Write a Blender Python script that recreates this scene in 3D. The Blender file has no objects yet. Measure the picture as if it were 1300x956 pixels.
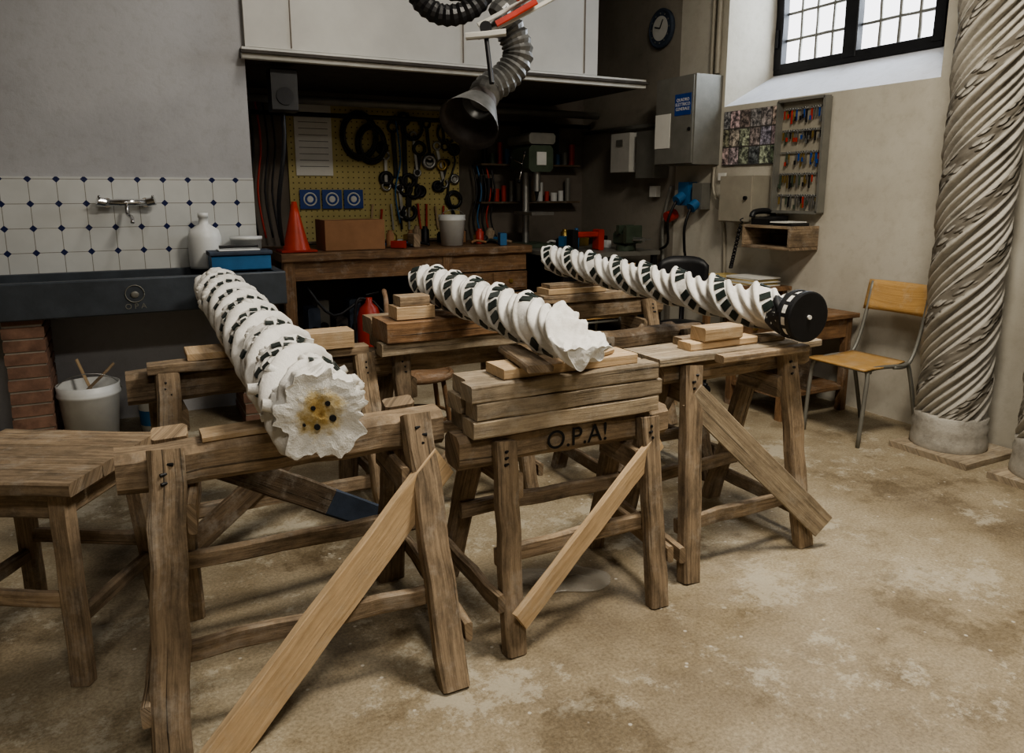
import bpy, math, random
from mathutils import Vector, Matrix, noise
random.seed(7)
V=Vector
scn=bpy.context.scene
# ------------------------------------------------------------------ materials
def newmat(name):
    m=bpy.data.materials.new(name); m.use_nodes=True
    nt=m.node_tree; nt.nodes.clear()
    o=nt.nodes.new('ShaderNodeOutputMaterial'); b=nt.nodes.new('ShaderNodeBsdfPrincipled')
    nt.links.new(b.outputs[0],o.inputs[0]); return m,nt,b
def N(nt,t): return nt.nodes.new(t)
def L(nt,a,b): nt.links.new(a,b)
def ramp(nt,fac,stops):
    r=nt.nodes.new('ShaderNodeValToRGB'); e=r.color_ramp.elements
    while len(e)<len(stops): e.new(0.5)
    for i,(p,c) in enumerate(stops):
        e[i].position=p; e[i].color=(c[0],c[1],c[2],1)
    L(nt,fac,r.inputs[0]); return r.outputs[0]
def mixc(nt,mode,fac,a,b):
    n=nt.nodes.new('ShaderNodeMix'); n.data_type='RGBA'; n.blend_type=mode
    for i,x in ((0,fac),(6,a),(7,b)):
        if isinstance(x,(int,float)): n.inputs[i].default_value=x
        elif isinstance(x,tuple): n.inputs[i].default_value=(x[0],x[1],x[2],1)
        else: L(nt,x,n.inputs[i])
    return n.outputs[2]
def math_(nt,op,a,b=None,c=None):
    n=nt.nodes.new('ShaderNodeMath'); n.operation=op
    for i,x in enumerate((a,b,c)):
        if x is None: continue
        if isinstance(x,(int,float)): n.inputs[i].default_value=x
        else: L(nt,x,n.inputs[i])
    return n.outputs[0]
def bump(nt,b,h,s,d=0.01):
    n=nt.nodes.new('ShaderNodeBump'); n.inputs['Strength'].default_value=s; n.inputs['Distance'].default_value=d
    L(nt,h,n.inputs['Height']); L(nt,n.outputs[0],b.inputs['Normal'])
def noisetex(nt,vec,scale,det=5,rough=.6):
    n=nt.nodes.new('ShaderNodeTexNoise'); n.inputs['Scale'].default_value=scale; n.inputs['Detail'].default_value=det; n.inputs['Roughness'].default_value=rough
    if vec is not None: L(nt,vec,n.inputs['Vector'])
    return n.outputs[0]
MATS={}
def plain(name,c,rough=.6,metal=0,var=.25,scale=8,bmp=.15):
    m,nt,b=newmat(name); tc=N(nt,'ShaderNodeTexCoord')
    n=noisetex(nt,tc.outputs['Object'],scale)
    lo=tuple(x*(1-var) for x in c); hi=tuple(min(1,x*(1+var*.6)) for x in c)
    L(nt,ramp(nt,n,[(.3,lo),(.7,hi)]),b.inputs['Base Color'])
    b.inputs['Roughness'].default_value=rough; b.inputs['Metallic'].default_value=metal
    if bmp: bump(nt,b,noisetex(nt,tc.outputs['Object'],scale*5),bmp,.004)
    MATS[name]=m; return m
def wood(name,c1,c2,rough=.75,dirt=.5,crack=.7):
    m,nt,b=newmat(name)
    uv=N(nt,'ShaderNodeUVMap'); mp=N(nt,'ShaderNodeMapping'); mp.inputs['Scale'].default_value=(3.0,75,1)
    L(nt,uv.outputs[0],mp.inputs[0])
    g=noisetex(nt,mp.outputs[0],1.0,8,.72)
    mp2=N(nt,'ShaderNodeMapping'); mp2.inputs['Scale'].default_value=(4,10,1); L(nt,uv.outputs[0],mp2.inputs[0])
    d=noisetex(nt,mp2.outputs[0],1.6,8,.75)
    mp3=N(nt,'ShaderNodeMapping'); mp3.inputs['Scale'].default_value=(1.6,110,1); L(nt,uv.outputs[0],mp3.inputs[0])
    k=noisetex(nt,mp3.outputs[0],.8,3,.5)
    col=ramp(nt,g,[(.3,c1),(.48,tuple((a+b_)/2 for a,b_ in zip(c1,c2))),(.66,c2)])
    dk=ramp(nt,d,[(.34,(1-dirt,)*3),(.56,(1,1,1))])
    col=mixc(nt,'MULTIPLY',1.0,col,dk)
    ck=ramp(nt,k,[(.31,(1-crack,)*3),(.36,(1,1,1))]); col=mixc(nt,'MULTIPLY',1.0,col,ck)
    at=N(nt,'ShaderNodeVertexColor'); at.layer_name='tint'
    col=mixc(nt,'MULTIPLY',1.0,col,at.outputs[0])
    # marble dust caught on the wood
    tc=N(nt,'ShaderNodeTexCoord'); du=noisetex(nt,tc.outputs['Object'],7,8,.75)
    col=mixc(nt,'MIX',ramp(nt,du,[(.52,(0,0,0)),(.68,(.28,.28,.28))]),col,(.58,.55,.49))
    L(nt,col,b.inputs['Base Color']); b.inputs['Roughness'].default_value=rough
    bump(nt,b,math_(nt,'ADD',g,math_(nt,'MULTIPLY',ck,.5)),.8,.005)
    MATS[name]=m; return m
wood('wood_old',(.17,.12,.076),(.48,.365,.245),.8,.55,.65)
wood('wood_dark',(.070,.047,.029),(.22,.158,.10),.8,.45)
wood('wood_pine',(.45,.315,.18),(.68,.51,.33),.65,.2,.3)
wood('wood_bench',(.13,.07,.035),(.33,.195,.10),.6,.45)
wood('wood_honey',(.42,.25,.09),(.56,.35,.14),.4,.12,.1)
wood('wood_grey',(.24,.19,.135),(.52,.43,.31),.85,.4,.6)
plain('dark_gap',(.01,.01,.01),.9,0,.1)
plain('black_iron',(.02,.02,.022),.5,.4,.3)
plain('black_plastic',(.014,.014,.016),.45,0,.2)
plain('steel',(.40,.40,.39),.4,.9,.2)
plain('chrome',(.7,.7,.7),.18,1,.05,bmp=0)
plain('grey_steel',(.22,.215,.19),.5,.3,.15)
plain('duct',(.19,.19,.185),.4,.6,.35,14)
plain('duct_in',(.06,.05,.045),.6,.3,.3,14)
plain('beige_metal',(.36,.33,.265),.5,.1,.12)
plain('white_paint',(.55,.54,.50),.5,0,.08)
plain('white_plastic',(.68,.69,.68),.4,0,.1)
plain('red_paint',(.42,.035,.018),.4,0,.2)
plain('orange_paint',(.55,.06,.022),.4,0,.15)
plain('blue_paint',(.015,.06,.26),.45,0,.2)
plain('sky_blue',(.03,.13,.29),.45,0,.2)
plain('green_machine',(.07,.095,.065),.5,.2,.3)
plain('cardboard',(.34,.18,.09),.85,0,.15)
plain('brick',(.24,.14,.10),.9,0,.4,12,.4)
plain('mortar',(.36,.32,.27),.95,0,.2,20,.4)
plain('slate',(.052,.062,.075),.5,0,.35,5,.3)
plain('slate_blue',(.04,.055,.085),.7,0,.35,9,.3)
plain('paper',(.72,.71,.66),.8,0,.05)
plain('paper_yellow',(.62,.48,.2),.8,0,.15)
plain('brass',(.42,.3,.1),.4,.8,.3)
plain('inlay',(.022,.032,.028),.35,0,.6,30,.05)
plain('hood_paint',(.50,.49,.46),.7,0,.10,3,.1)
plain('hood_edge',(.57,.56,.52),.6,0,.1)
plain('hood_shade_dark',(.06,.052,.045),.9,0,.3)  # dark brown with the under-hood shade put into the colour; also on junk boxes
def stone(name,c,dark,sc=6,bs=.35):
    m,nt,b=newmat(name); tc=N(nt,'ShaderNodeTexCoord')
    n=noisetex(nt,tc.outputs['Object'],sc,8,.7)
    L(nt,ramp(nt,n,[(.3,dark),(.5,c),(.8,tuple(min(1,x*1.06) for x in c))]),b.inputs['Base Color'])
    b.inputs['Roughness'].default_value=.6
    bump(nt,b,noisetex(nt,tc.outputs['Object'],55,6,.7),bs,.006); MATS[name]=m
stone('marble',(.75,.73,.685),(.60,.57,.52),8,.6)
stone('marble_break',(.74,.73,.69),(.58,.55,.50),14,.8)
stone('gesso_grey',(.44,.415,.365),(.25,.232,.20),5,.7)
def carved():
    m,nt,b=newmat('gesso_carved'); uv=N(nt,'ShaderNodeUVMap'); mp=N(nt,'ShaderNodeMapping'); mp.inputs['Scale'].default_value=(18,30,1); L(nt,uv.outputs[0],mp.inputs[0])
    tc=N(nt,'ShaderNodeTexCoord')
    v=N(nt,'ShaderNodeTexVoronoi'); v.inputs['Scale'].default_value=1.0; L(nt,mp.outputs[0],v.inputs['Vector'])
    n=noisetex(nt,tc.outputs['Object'],5,8,.7)
    c=ramp(nt,n,[(.3,(.27,.25,.215)),(.6,(.45,.425,.375))])
    d=ramp(nt,v.outputs['Distance'],[(.25,(1,1,1)),(.6,(.42,.40,.37))])
    L(nt,mixc(nt,'MULTIPLY',1.,c,d),b.inputs['Base Color']); b.inputs['Roughness'].default_value=.8
    bump(nt,b,ramp(nt,v.outputs['Distance'],[(.3,(1,1,1)),(.55,(0,0,0))]),1.0,.02); MATS['gesso_carved']=m
carved()
def stained():
    m,nt,b=newmat('stained_break'); g=N(nt,'ShaderNodeNewGeometry')
    d=N(nt,'ShaderNodeVectorMath'); d.operation='DISTANCE'; L(nt,g.outputs['Position'],d.inputs[0]); d.inputs[1].default_value=(.425,1.9,.93)
    n=noisetex(nt,g.outputs['Position'],22,6,.7)
    s=math_(nt,'ADD',d.outputs['Value'],math_(nt,'MULTIPLY',math_(nt,'SUBTRACT',n,.5),.14))
    L(nt,ramp(nt,s,[(.0,(.32,.19,.06)),(.03,(.45,.32,.12)),(.05,(.60,.51,.32)),(.075,(.74,.73,.69))]),b.inputs['Base Color'])
    b.inputs['Roughness'].default_value=.85; bump(nt,b,noisetex(nt,g.outputs['Position'],45,6,.75),.9,.010); MATS['stained_break']=m
stained()
def speck():
    m,nt,b=newmat('black_speckled'); tc=N(nt,'ShaderNodeTexCoord')
    n=noisetex(nt,tc.outputs['Object'],45,3,.5)
    L(nt,ramp(nt,n,[(.58,(.010,.010,.011)),(.62,(.5,.5,.47))]),b.inputs['Base Color']); b.inputs['Roughness'].default_value=.55; MATS['black_speckled']=m
speck()
def plaster(name,c,d,sc=1.2):
    m,nt,b=newmat(name); g=N(nt,'ShaderNodeNewGeometry')
    n=noisetex(nt,g.outputs['Position'],sc,8,.6)
    n2=noisetex(nt,g.outputs['Position'],14,5,.7)
    col=ramp(nt,n,[(.32,d),(.55,c)])
    col=mixc(nt,'MULTIPLY',1.,col,ramp(nt,n2,[(.25,(.88,.87,.85)),(.5,(1,1,1))]))
    L(nt,col,b.inputs['Base Color']); b.inputs['Roughness'].default_value=.9; bump(nt,b,n2,.25,.01); MATS[name]=m
plaster('plaster_left',(.43,.43,.445),(.36,.36,.375))
plaster('plaster_right',(.55,.52,.445),(.44,.405,.335))
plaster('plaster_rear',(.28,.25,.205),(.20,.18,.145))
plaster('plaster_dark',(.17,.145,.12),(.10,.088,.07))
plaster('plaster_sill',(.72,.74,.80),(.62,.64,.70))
def floor_mat():
    m,nt,b=newmat('concrete_floor'); g=N(nt,'ShaderNodeNewGeometry'); P=g.outputs['Position']
    a=noisetex(nt,P,.8,8,.66); c2=noisetex(nt,P,2.6,12,.78); f=noisetex(nt,P,90,4,.75); w=noisetex(nt,P,1.7,12,.85); st=noisetex(nt,P,1.1,10,.7)
    col=ramp(nt,a,[(.34,(.24,.195,.135)),(.46,(.34,.285,.20)),(.56,(.42,.36,.26)),(.70,(.50,.44,.33))])
    col=mixc(nt,'MULTIPLY',1.,col,ramp(nt,c2,[(.36,(.60,.56,.50)),(.45,(.88,.86,.82)),(.58,(1,1,1)),(.70,(1.16,1.15,1.12))]))
    col=mixc(nt,'MULTIPLY',.7,col,ramp(nt,f,[(.35,(.52,.50,.47)),(.62,(1.15,1.15,1.15))]))
    col=mixc(nt,'MIX',ramp(nt,w,[(.53,(0,0,0)),(.57,(.55,.55,.55))]),col,(.56,.52,.42))
    col=mixc(nt,'MULTIPLY',.7,col,ramp(nt,st,[(.40,(.55,.51,.45)),(.44,(1,1,1))]))
    v=N(nt,'ShaderNodeTexVoronoi'); v.inputs['Scale'].default_value=11; L(nt,P,v.inputs['Vector'])
    sp=ramp(nt,v.outputs['Distance'],[(.05,(1,1,1)),(.08,(0,0,0))])
    col=mixc(nt,'MIX',math_(nt,'MULTIPLY',sp,.6),col,(.70,.67,.60))
    L(nt,col,b.inputs['Base Color']); b.inputs['Roughness'].default_value=.52
    bump(nt,b,math_(nt,'ADD',c2,math_(nt,'MULTIPLY',f,.2)),.3,.02); MATS['concrete_floor']=m
floor_mat()
def tiles():
    m,nt,b=newmat('blue_diamond_tiles'); g=N(nt,'ShaderNodeNewGeometry'); s=N(nt,'ShaderNodeSeparateXYZ'); L(nt,g.outputs['Position'],s.inputs[0])
    T=.15
    fx=math_(nt,'ABSOLUTE',math_(nt,'SUBTRACT',math_(nt,'FRACT',math_(nt,'ADD',math_(nt,'DIVIDE',s.outputs[0],T),.5+.1)),.5))
    fz=math_(nt,'ABSOLUTE',math_(nt,'SUBTRACT',math_(nt,'FRACT',math_(nt,'ADD',math_(nt,'DIVIDE',math_(nt,'SUBTRACT',s.outputs[2],1.575),T),.5)),.5))
    dia=math_(nt,'LESS_THAN',math_(nt,'ADD',fx,fz),.145)
    gr=math_(nt,'LESS_THAN',math_(nt,'MINIMUM',fx,fz),.014)
    n=noisetex(nt,g.outputs['Position'],3,4)
    base=ramp(nt,n,[(.3,(.53,.54,.53)),(.7,(.63,.64,.63))])
    c=mixc(nt,'MIX',gr,base,(.25,.24,.21)); c=mixc(nt,'MIX',dia,c,(.012,.020,.085))
    L(nt,c,b.inputs['Base Color']); b.inputs['Roughness'].default_value=.25
    bump(nt,b,math_(nt,'SUBTRACT',1.,gr),.3,.003); MATS['blue_diamond_tiles']=m
tiles()
def peg():
    m,nt,b=newmat('pegboard'); g=N(nt,'ShaderNodeNewGeometry'); s=N(nt,'ShaderNodeSeparateXYZ'); L(nt,g.outputs['Position'],s.inputs[0])
    T=.05
    fx=math_(nt,'SUBTRACT',math_(nt,'FRACT',math_(nt,'DIVIDE',s.outputs[0],T)),.5); fz=math_(nt,'SUBTRACT',math_(nt,'FRACT',math_(nt,'DIVIDE',s.outputs[2],T)),.5)
    r=math_(nt,'SQRT',math_(nt,'ADD',math_(nt,'MULTIPLY',fx,fx),math_(nt,'MULTIPLY',fz,fz)))
    h=math_(nt,'LESS_THAN',r,.13)
    n=noisetex(nt,g.outputs['Position'],3,4)
    L(nt,mixc(nt,'MIX',h,ramp(nt,n,[(.3,(.40,.33,.13)),(.7,(.54,.46,.20))]),(.08,.06,.02)),b.inputs['Base Color']); b.inputs['Roughness'].default_value=.7; MATS['pegboard']=m
peg()
def collage():
    m,nt,b=newmat('photo_collage'); tc=N(nt,'ShaderNodeTexCoord')
    mp=N(nt,'ShaderNodeMapping'); mp.inputs['Scale'].default_value=(1,9,7); L(nt,tc.outputs['Object'],mp.inputs[0])
    n0=N(nt,'ShaderNodeVectorMath'); n0.operation='FLOOR'; L(nt,mp.outputs[0],n0.inputs[0])
    fr=N(nt,'ShaderNodeVectorMath'); fr.operation='FRACTION'; L(nt,mp.outputs[0],fr.inputs[0]); sx=N(nt,'ShaderNodeSeparateXYZ'); L(nt,fr.outputs[0],sx.inputs[0])
    wn=N(nt,'ShaderNodeTexWhiteNoise'); L(nt,n0.outputs[0],wn.inputs['Vector'])
    n=noisetex(nt,tc.outputs['Object'],26,5,.75)
    hs=N(nt,'ShaderNodeHueSaturation'); hs.inputs['Saturation'].default_value=.28; hs.inputs['Value'].default_value=.6; L(nt,wn.outputs['Color'],hs.inputs['Color'])
    c=mixc(nt,'MULTIPLY',1.,hs.outputs[0],ramp(nt,n,[(.40,(.08,.08,.09)),(.50,(.5,.47,.43)),(.62,(1.4,1.3,1.2))]))
    e=math_(nt,'LESS_THAN',math_(nt,'MINIMUM',sx.outputs[1],sx.outputs[2]),.07)
    c=mixc(nt,'MIX',e,c,(.06,.055,.05))
    L(nt,c,b.inputs['Base Color']); b.inputs['Roughness'].default_value=.5; MATS['photo_collage']=m
collage()
m,nt,b=newmat('clear_plastic'); b.inputs['Base Color'].default_value=(.6,.57,.5,1); b.inputs['Roughness'].default_value=.2; b.inputs['Alpha'].default_value=.25
tc=N(nt,'ShaderNodeTexCoord'); bump(nt,b,noisetex(nt,tc.outputs['Object'],12),.5,.01); MATS['clear_plastic']=m
# ------------------------------------------------------------------ mesh builder
class B:
    def __init__(s,name): s.name=name; s.v=[];s.f=[];s.m=[];s.uv=[];s.t=[];s.sm=[];s.ml=[];s.kids=[]
    def mi(s,mat):
        if mat not in s.ml: s.ml.append(mat)
        return s.ml.index(mat)
    def add(s,vs,fs,mat,uv=None,smooth=False,tint=None,mats=None):
        o=len(s.v); s.v+= [V(x) for x in vs]
        if tint is None: tint=random.uniform(.70,1.12)
        ro=random.uniform(0,50)
        for k,f in enumerate(fs):
            s.f.append([i+o for i in f]); s.m.append(s.mi(mats[k] if mats else mat)); s.sm.append(smooth); s.t.append(tint)
            if uv: s.uv.append([uv[i] for i in f])
            else: s.uv.append([(vs[i][0]+vs[i][1]+ro,vs[i][2]+vs[i][1]*.5) for i in f])
    def plank(s,p1,p2,w,h,mat,up=(0,0,1),ch=.006,jit=.002,tint=None,taper=1.0):
        p1=V(p1);p2=V(p2); d=p2-p1; Ln=d.length; d.normalize(); up=V(up)
        sd=d.cross(up).normalized(); u2=sd.cross(d).normalized()
        n=max(1,int(Ln/.1)); vs=[];uv=[];ro=random.uniform(0,90);rv=random.uniform(0,90)
        a,b_=w/2,h/2; c=min(ch,a*.45,b_*.45)
        sec=[(-a+c,-b_),(a-c,-b_),(a,-b_+c),(a,b_-c),(a-c,b_),(-a+c,b_),(-a,b_-c),(-a,-b_+c)]
        for i in range(n+1):
            t=i/n; k=1+(taper-1)*t; ox,oy=(random.uniform(-jit,jit),random.uniform(-jit,jit)) if 0<i<n else (0,0)
            for (x,y) in sec:
                jx,jy=random.uniform(-jit,jit)*.6,random.uniform(-jit,jit)*.6
                vs.append(p1+d*(Ln*t)+sd*(x*k+ox+jx)+u2*(y*k+oy+jy)); uv.append((Ln*t+ro,x+y*.8+rv))
        fs=[]
        for i in range(n):
            for j in range(8): q=(j+1)%8; fs.append([i*8+j,i*8+q,(i+1)*8+q,(i+1)*8+j])
        fs.append([7-j for j in range(8)]); fs.append([n*8+j for j in range(8)])
        s.add(vs,fs,mat,uv,False,tint)
    def box(s,x0,x1,y0,y1,z0,z1,mat,ch=.003,jit=0,tint=None,rz=0):
        c=V(((x0+x1)/2,(y0+y1)/2,(z0+z1)/2)); dx,dy,dz=x1-x0,y1-y0,z1-z0
        R=Matrix.Rotation(rz,3,'Z')
        if dx>=dy: s.plank(c-R@V((dx/2,0,0)),c+R@V((dx/2,0,0)),dy,dz,mat,(0,0,1),ch,jit,tint)
        else: s.plank(c-R@V((0,dy/2,0)),c+R@V((0,dy/2,0)),dx,dz,mat,(0,0,1),ch,jit,tint)
    def obox(s,c,ax,ay,az,mat,tint=None):
        c=V(c);vs=[c+V(ax)*i+V(ay)*j+V(az)*k for i in(-.5,.5) for j in(-.5,.5) for k in(-.5,.5)]
        s.add(vs,[[0,1,3,2],[4,6,7,5],[0,4,5,1],[2,3,7,6],[0,2,6,4],[1,5,7,3]],mat,None,False,tint)
    def lathe(s,c,prof,mat,axis=(0,0,1),seg=28,smooth=True,cap=True,mats=None,alt=None):
        c=V(c); d=V(axis).normalized(); e=V((1,0,0)) if abs(d.x)<.9 else V((0,1,0)); e1=(e-d*e.dot(d)).normalized(); e2=d.cross(e1)
        vs=[];uv=[]
        for (r,z) in prof:
            for i in range(seg):
                a=2*math.pi*i/seg; vs.append(c+d*z+e1*(r*math.cos(a))+e2*(r*math.sin(a))); uv.append((z,i/seg))
        fs=[]
        mm=[]
        for k in range(len(prof)-1):
            for i in range(seg):
                j=(i+1)%seg; fs.append([k*seg+i,k*seg+j,(k+1)*seg+j,(k+1)*seg+i]); mt=mats[k] if mats else mat
                if alt and alt[0]==k and i%alt[2]<alt[3]: mt=alt[1]
                mm.append(mt)
        s.add(vs,fs,mat,uv,smooth,1.0,mm)
        if cap:
            for k,rev in ((0,True),(len(prof)-1,False)):
                if prof[k][0]>1e-4:
                    q=[c+d*prof[k][1]+e1*(prof[k][0]*math.cos(2*math.pi*i/seg))+e2*(prof[k][0]*math.sin(2*math.pi*i/seg)) for i in range(seg)]
                    idx=list(range(seg)); s.add(q,[idx[::-1] if rev else idx],mats[min(k,len(mats)-1)] if mats else mat,None,False,1.0)
    def cyl(s,p1,p2,r,mat,r2=None,seg=16):
        p1=V(p1);p2=V(p2); s.lathe(p1,[(r,0),(r if r2 is None else r2,(p2-p1).length)],mat,p2-p1,seg)
    def tube(s,pts,r,mat,seg=8,ribs=0,smooth_n=4):
        P=[V(p) for p in pts]
        if smooth_n>1 and len(P)>2:
            Q=[]
            for i in range(len(P)-1):
                a=P[max(i-1,0)];b_=P[i];c=P[i+1];d=P[min(i+2,len(P)-1)]
                for k in range(smooth_n):
                    t=k/smooth_n; Q.append(.5*((2*b_)+(c-a)*t+(2*a-5*b_+4*c-d)*t*t+(-a+3*b_-3*c+d)*t**3))
            Q.append(P[-1]); P=Q
        vs=[];uv=[];pn=None;ac=0
        for i,p in enumerate(P):
            t=(P[min(i+1,len(P)-1)]-P[max(i-1,0)]).normalized()
            if pn is None:
                e=V((0,0,1)) if abs(t.z)<.9 else V((1,0,0)); pn=(e-t*e.dot(t)).normalized()
            else:
                pn=(pn-t*pn.dot(t)).normalized()
            bn=t.cross(pn)
            rr=r*(1+(.10 if i%2 else -.05)) if ribs else r
            if i: ac+=(p-P[i-1]).length
            for k in range(seg):
                a=2*math.pi*k/seg; vs.append(p+pn*(rr*math.cos(a))+bn*(rr*math.sin(a))); uv.append((ac,k/seg))
        fs=[[i*seg+k,i*seg+(k+1)%seg,(i+1)*seg+(k+1)%seg,(i+1)*seg+k] for i in range(len(P)-1) for k in range(seg)]
        fs.append(list(range(seg))[::-1]); fs.append([(len(P)-1)*seg+k for k in range(seg)])
        s.add(vs,fs,mat,uv,not ribs,1.0)
    def ring(s,c,R,r,mat,axis=(0,1,0),seg=32,sq=1.0,start=0,end=2*math.pi):
        c=V(c); d=V(axis).normalized(); e=V((1,0,0)) if abs(d.x)<.9 else V((0,1,0)); e1=(e-d*e.dot(d)).normalized(); e2=d.cross(e1)
        s.tube([c+e1*(R*math.cos(start+(end-start)*i/seg))+e2*(R*sq*math.sin(start+(end-start)*i/seg)) for i in range(seg+1)],r,mat,8,0,1)
    def blob(s,c,rx,ry,rz,mat,jit=0,seg=10,M=None):
        vs=[];fs=[];c=V(c)
        for i in range(seg//2+1):
            th=math.pi*i/(seg//2)
            for j in range(seg):
                ph=2*math.pi*j/seg; k=1+random.uniform(-jit,jit)
                q=V((rx*math.sin(th)*math.cos(ph)*k,ry*math.sin(th)*math.sin(ph)*k,rz*math.cos(th)*k))
                vs.append(c+(M@q if M else q))
        for i in range(seg//2):
            for j in range(seg): q=(j+1)%seg; fs.append([i*seg+j,(i+1)*seg+j,(i+1)*seg+q,i*seg+q])
        s.add(vs,fs,mat,None,True,1.0)
    def frame(s,p1,p2):
        p1=V(p1);p2=V(p2);d=(p2-p1).normalized(); e=V((0,0,1)) if abs(d.z)<.9 else V((1,0,0)); e1=(e-d*e.dot(d)).normalized(); return e1,d.cross(e1),d
    def helix_tiles(s,p1,p2,R,pitch,n,u0,tl,tw,th,gap,mat,s0,s1,keep=None,rot=0,tilt=0):
        e1,e2,d=s.frame(p1,p2); T=2*math.pi*R/pitch; st_=(tl+gap)/math.sqrt(1+T*T)
        for st in range(n):
            q=s0
            while q<s1:
                a=2*math.pi*((st+u0)/n+q/pitch); rd=e1*math.cos(a)+e2*math.sin(a)
                if (keep is None or keep(q,rd.dot(e1),st)) and random.random()>.06:
                    tn=(d+d.cross(rd)*T).normalized(); bn=rd.cross(tn)
                    if bn.dot(d)>0: bn=-bn
                    nr=(rd+bn*tilt).normalized(); bn=nr.cross(tn)
                    if rot: tn,bn=(tn+bn).normalized(),(bn-tn).normalized()
                    s.obox(V(p1)+d*q+rd*R,tn*tl,bn*tw,nr*th,mat,1.0)
                q+=st_
    def twist(s,p1,p2,R,pitch,n,per,prof,mat,band=None,bmat=None,ds=.012,disp=0,radf=None,clip=None,cmat=None,inl=None,irr=0,hgt=None,capn=.014,endr=0):
        p1=V(p1);p2=V(p2);Ln=(p2-p1).length; e1,e2,d=s.frame(p1,p2)
        Nn=n*per; M=int(Ln/ds); vs=[];uv=[]
        def pf(u):
            for a,b_ in zip(prof[:-1],prof[1:]):
                if a[0]<=u<=b_[0]:
                    t=(u-a[0])/max(1e-6,b_[0]-a[0])
                    return a[1]+(b_[1]-a[1])*t
            return prof[-1][1]
        pr=[pf((i%per)/per) for i in range(Nn)]
        for j in range(M+1):
            sl=Ln*j/M; k=radf(sl) if radf else 1
            for i in range(Nn):
                th=2*math.pi*(i/Nn+sl/pitch)
                pp=pr[i]
                if endr and sl<endr: w=sl/endr; pp=1.0*(1-w)+pp*w
                r=R*k*pp
                if hgt: r+=hgt((i%per)/per,i//per,sl)
                if irr and sl<.16:
                    w=(1-sl/.16); r*=1+irr*w*noise.noise(V((math.cos(th)*2.2,math.sin(th)*2.2,1.7+sl*6)))+irr*.7*w*noise.noise(V((math.cos(th)*6,math.sin(th)*6,4.7+sl*8)))
                if disp:
                    q=p1+d*sl+e1*(r*math.cos(th))+e2*(r*math.sin(th))
                    r+=disp*noise.fractal(q*22,1.0,2.0,3)
                x,y=r*math.cos(th),r*math.sin(th)
                if clip:
                    x=min(x,clip(sl,y))
                vs.append(p1+d*sl+e1*x+e2*y); uv.append((sl,i/Nn))
        fs=[];mm=[]
        for j in range(M):
            for i in range(Nn):
                q=(i+1)%Nn; fs.append([j*Nn+i,j*Nn+q,(j+1)*Nn+q,(j+1)*Nn+i]); u=(i%per+.5)/per
                w=mat
                if band and band[0]<u<band[1]: w=bmat
                if inl:
                    z=inl(u,j,i//per,Ln*j/M)
                    if z: w=z
                mm.append(w)
        s.add(vs,fs,mat,uv,True,1.0,mm)
        for j,rev in ((0,True),(M,False)):
            ring=vs[j*Nn:(j+1)*Nn]; cen=sum(ring,V())/Nn
            al=list(ring); ks=[.95,.82,.66,.5,.35,.2,.08]
            for k in ks:
                for x in ring:
                    rr=(x-cen); m_=rr.length; tgt=R*.95*k; w=min(1,(1-k)*1.6); L2=m_*k*(1-w)+tgt*w*.98
                    if clip: L2=m_*k
                    q=cen+rr.normalized()*L2
                    al.append(q+d*(noise.fractal(q*14,1.,2.,3)*capn*(1 if k<.9 else .5)))
            al.append(cen); ff=[]
            for a_ in range(len(ks)):
                for i in range(Nn):
                    q=(i+1)%Nn; f=[a_*Nn+i,a_*Nn+q,(a_+1)*Nn+q,(a_+1)*Nn+i]; ff.append(f[::-1] if rev else f)
            for i in range(Nn):
                q=(i+1)%Nn; f=[len(ks)*Nn+i,len(ks)*Nn+q,(len(ks)+1)*Nn]; ff.append(f[::-1] if rev else f)
            s.add(al,ff,cmat or mat,None,False,1.0)
        return e1,e2,d
    def done(s,origin=True):
        me=bpy.data.meshes.new(s.name)
        c=V((0,0,0))
        if origin:
            lo=V([min(v[i] for v in s.v) for i in range(3)]); hi=V([max(v[i] for v in s.v) for i in range(3)])
            c=(lo+hi)/2; c.z=lo.z
        me.from_pydata([tuple(v-c) for v in s.v],[],s.f)
        for m in s.ml: me.materials.append(MATS[m])
        me.polygons.foreach_set('material_index',s.m); me.polygons.foreach_set('use_smooth',s.sm)
        ul=me.uv_layers.new(name='UVMap'); flat=[x for f in s.uv for l in f for x in l]; ul.data.foreach_set('uv',flat)
        ca=me.color_attributes.new('tint','FLOAT_COLOR','CORNER')
        fl=[]
        for f,t in zip(s.f,s.t):
            for _ in f: fl+=[t,t*.99,t*.975,1]
        ca.data.foreach_set('color',fl); me.update()
        o=bpy.data.objects.new(s.name,me); scn.collection.objects.link(o); o.location=c
        for (txt,loc,rot,size,mat,nm) in s.kids:
            cu=bpy.data.curves.new(nm,'FONT'); cu.body=txt; cu.size=size; cu.align_x='CENTER'; cu.align_y='CENTER'; cu.extrude=.0006; cu.materials.append(MATS[mat])
            k=bpy.data.objects.new(nm,cu); scn.collection.objects.link(k); k.parent=o; k.location=V(loc)-c; k.rotation_euler=rot
        return o
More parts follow.
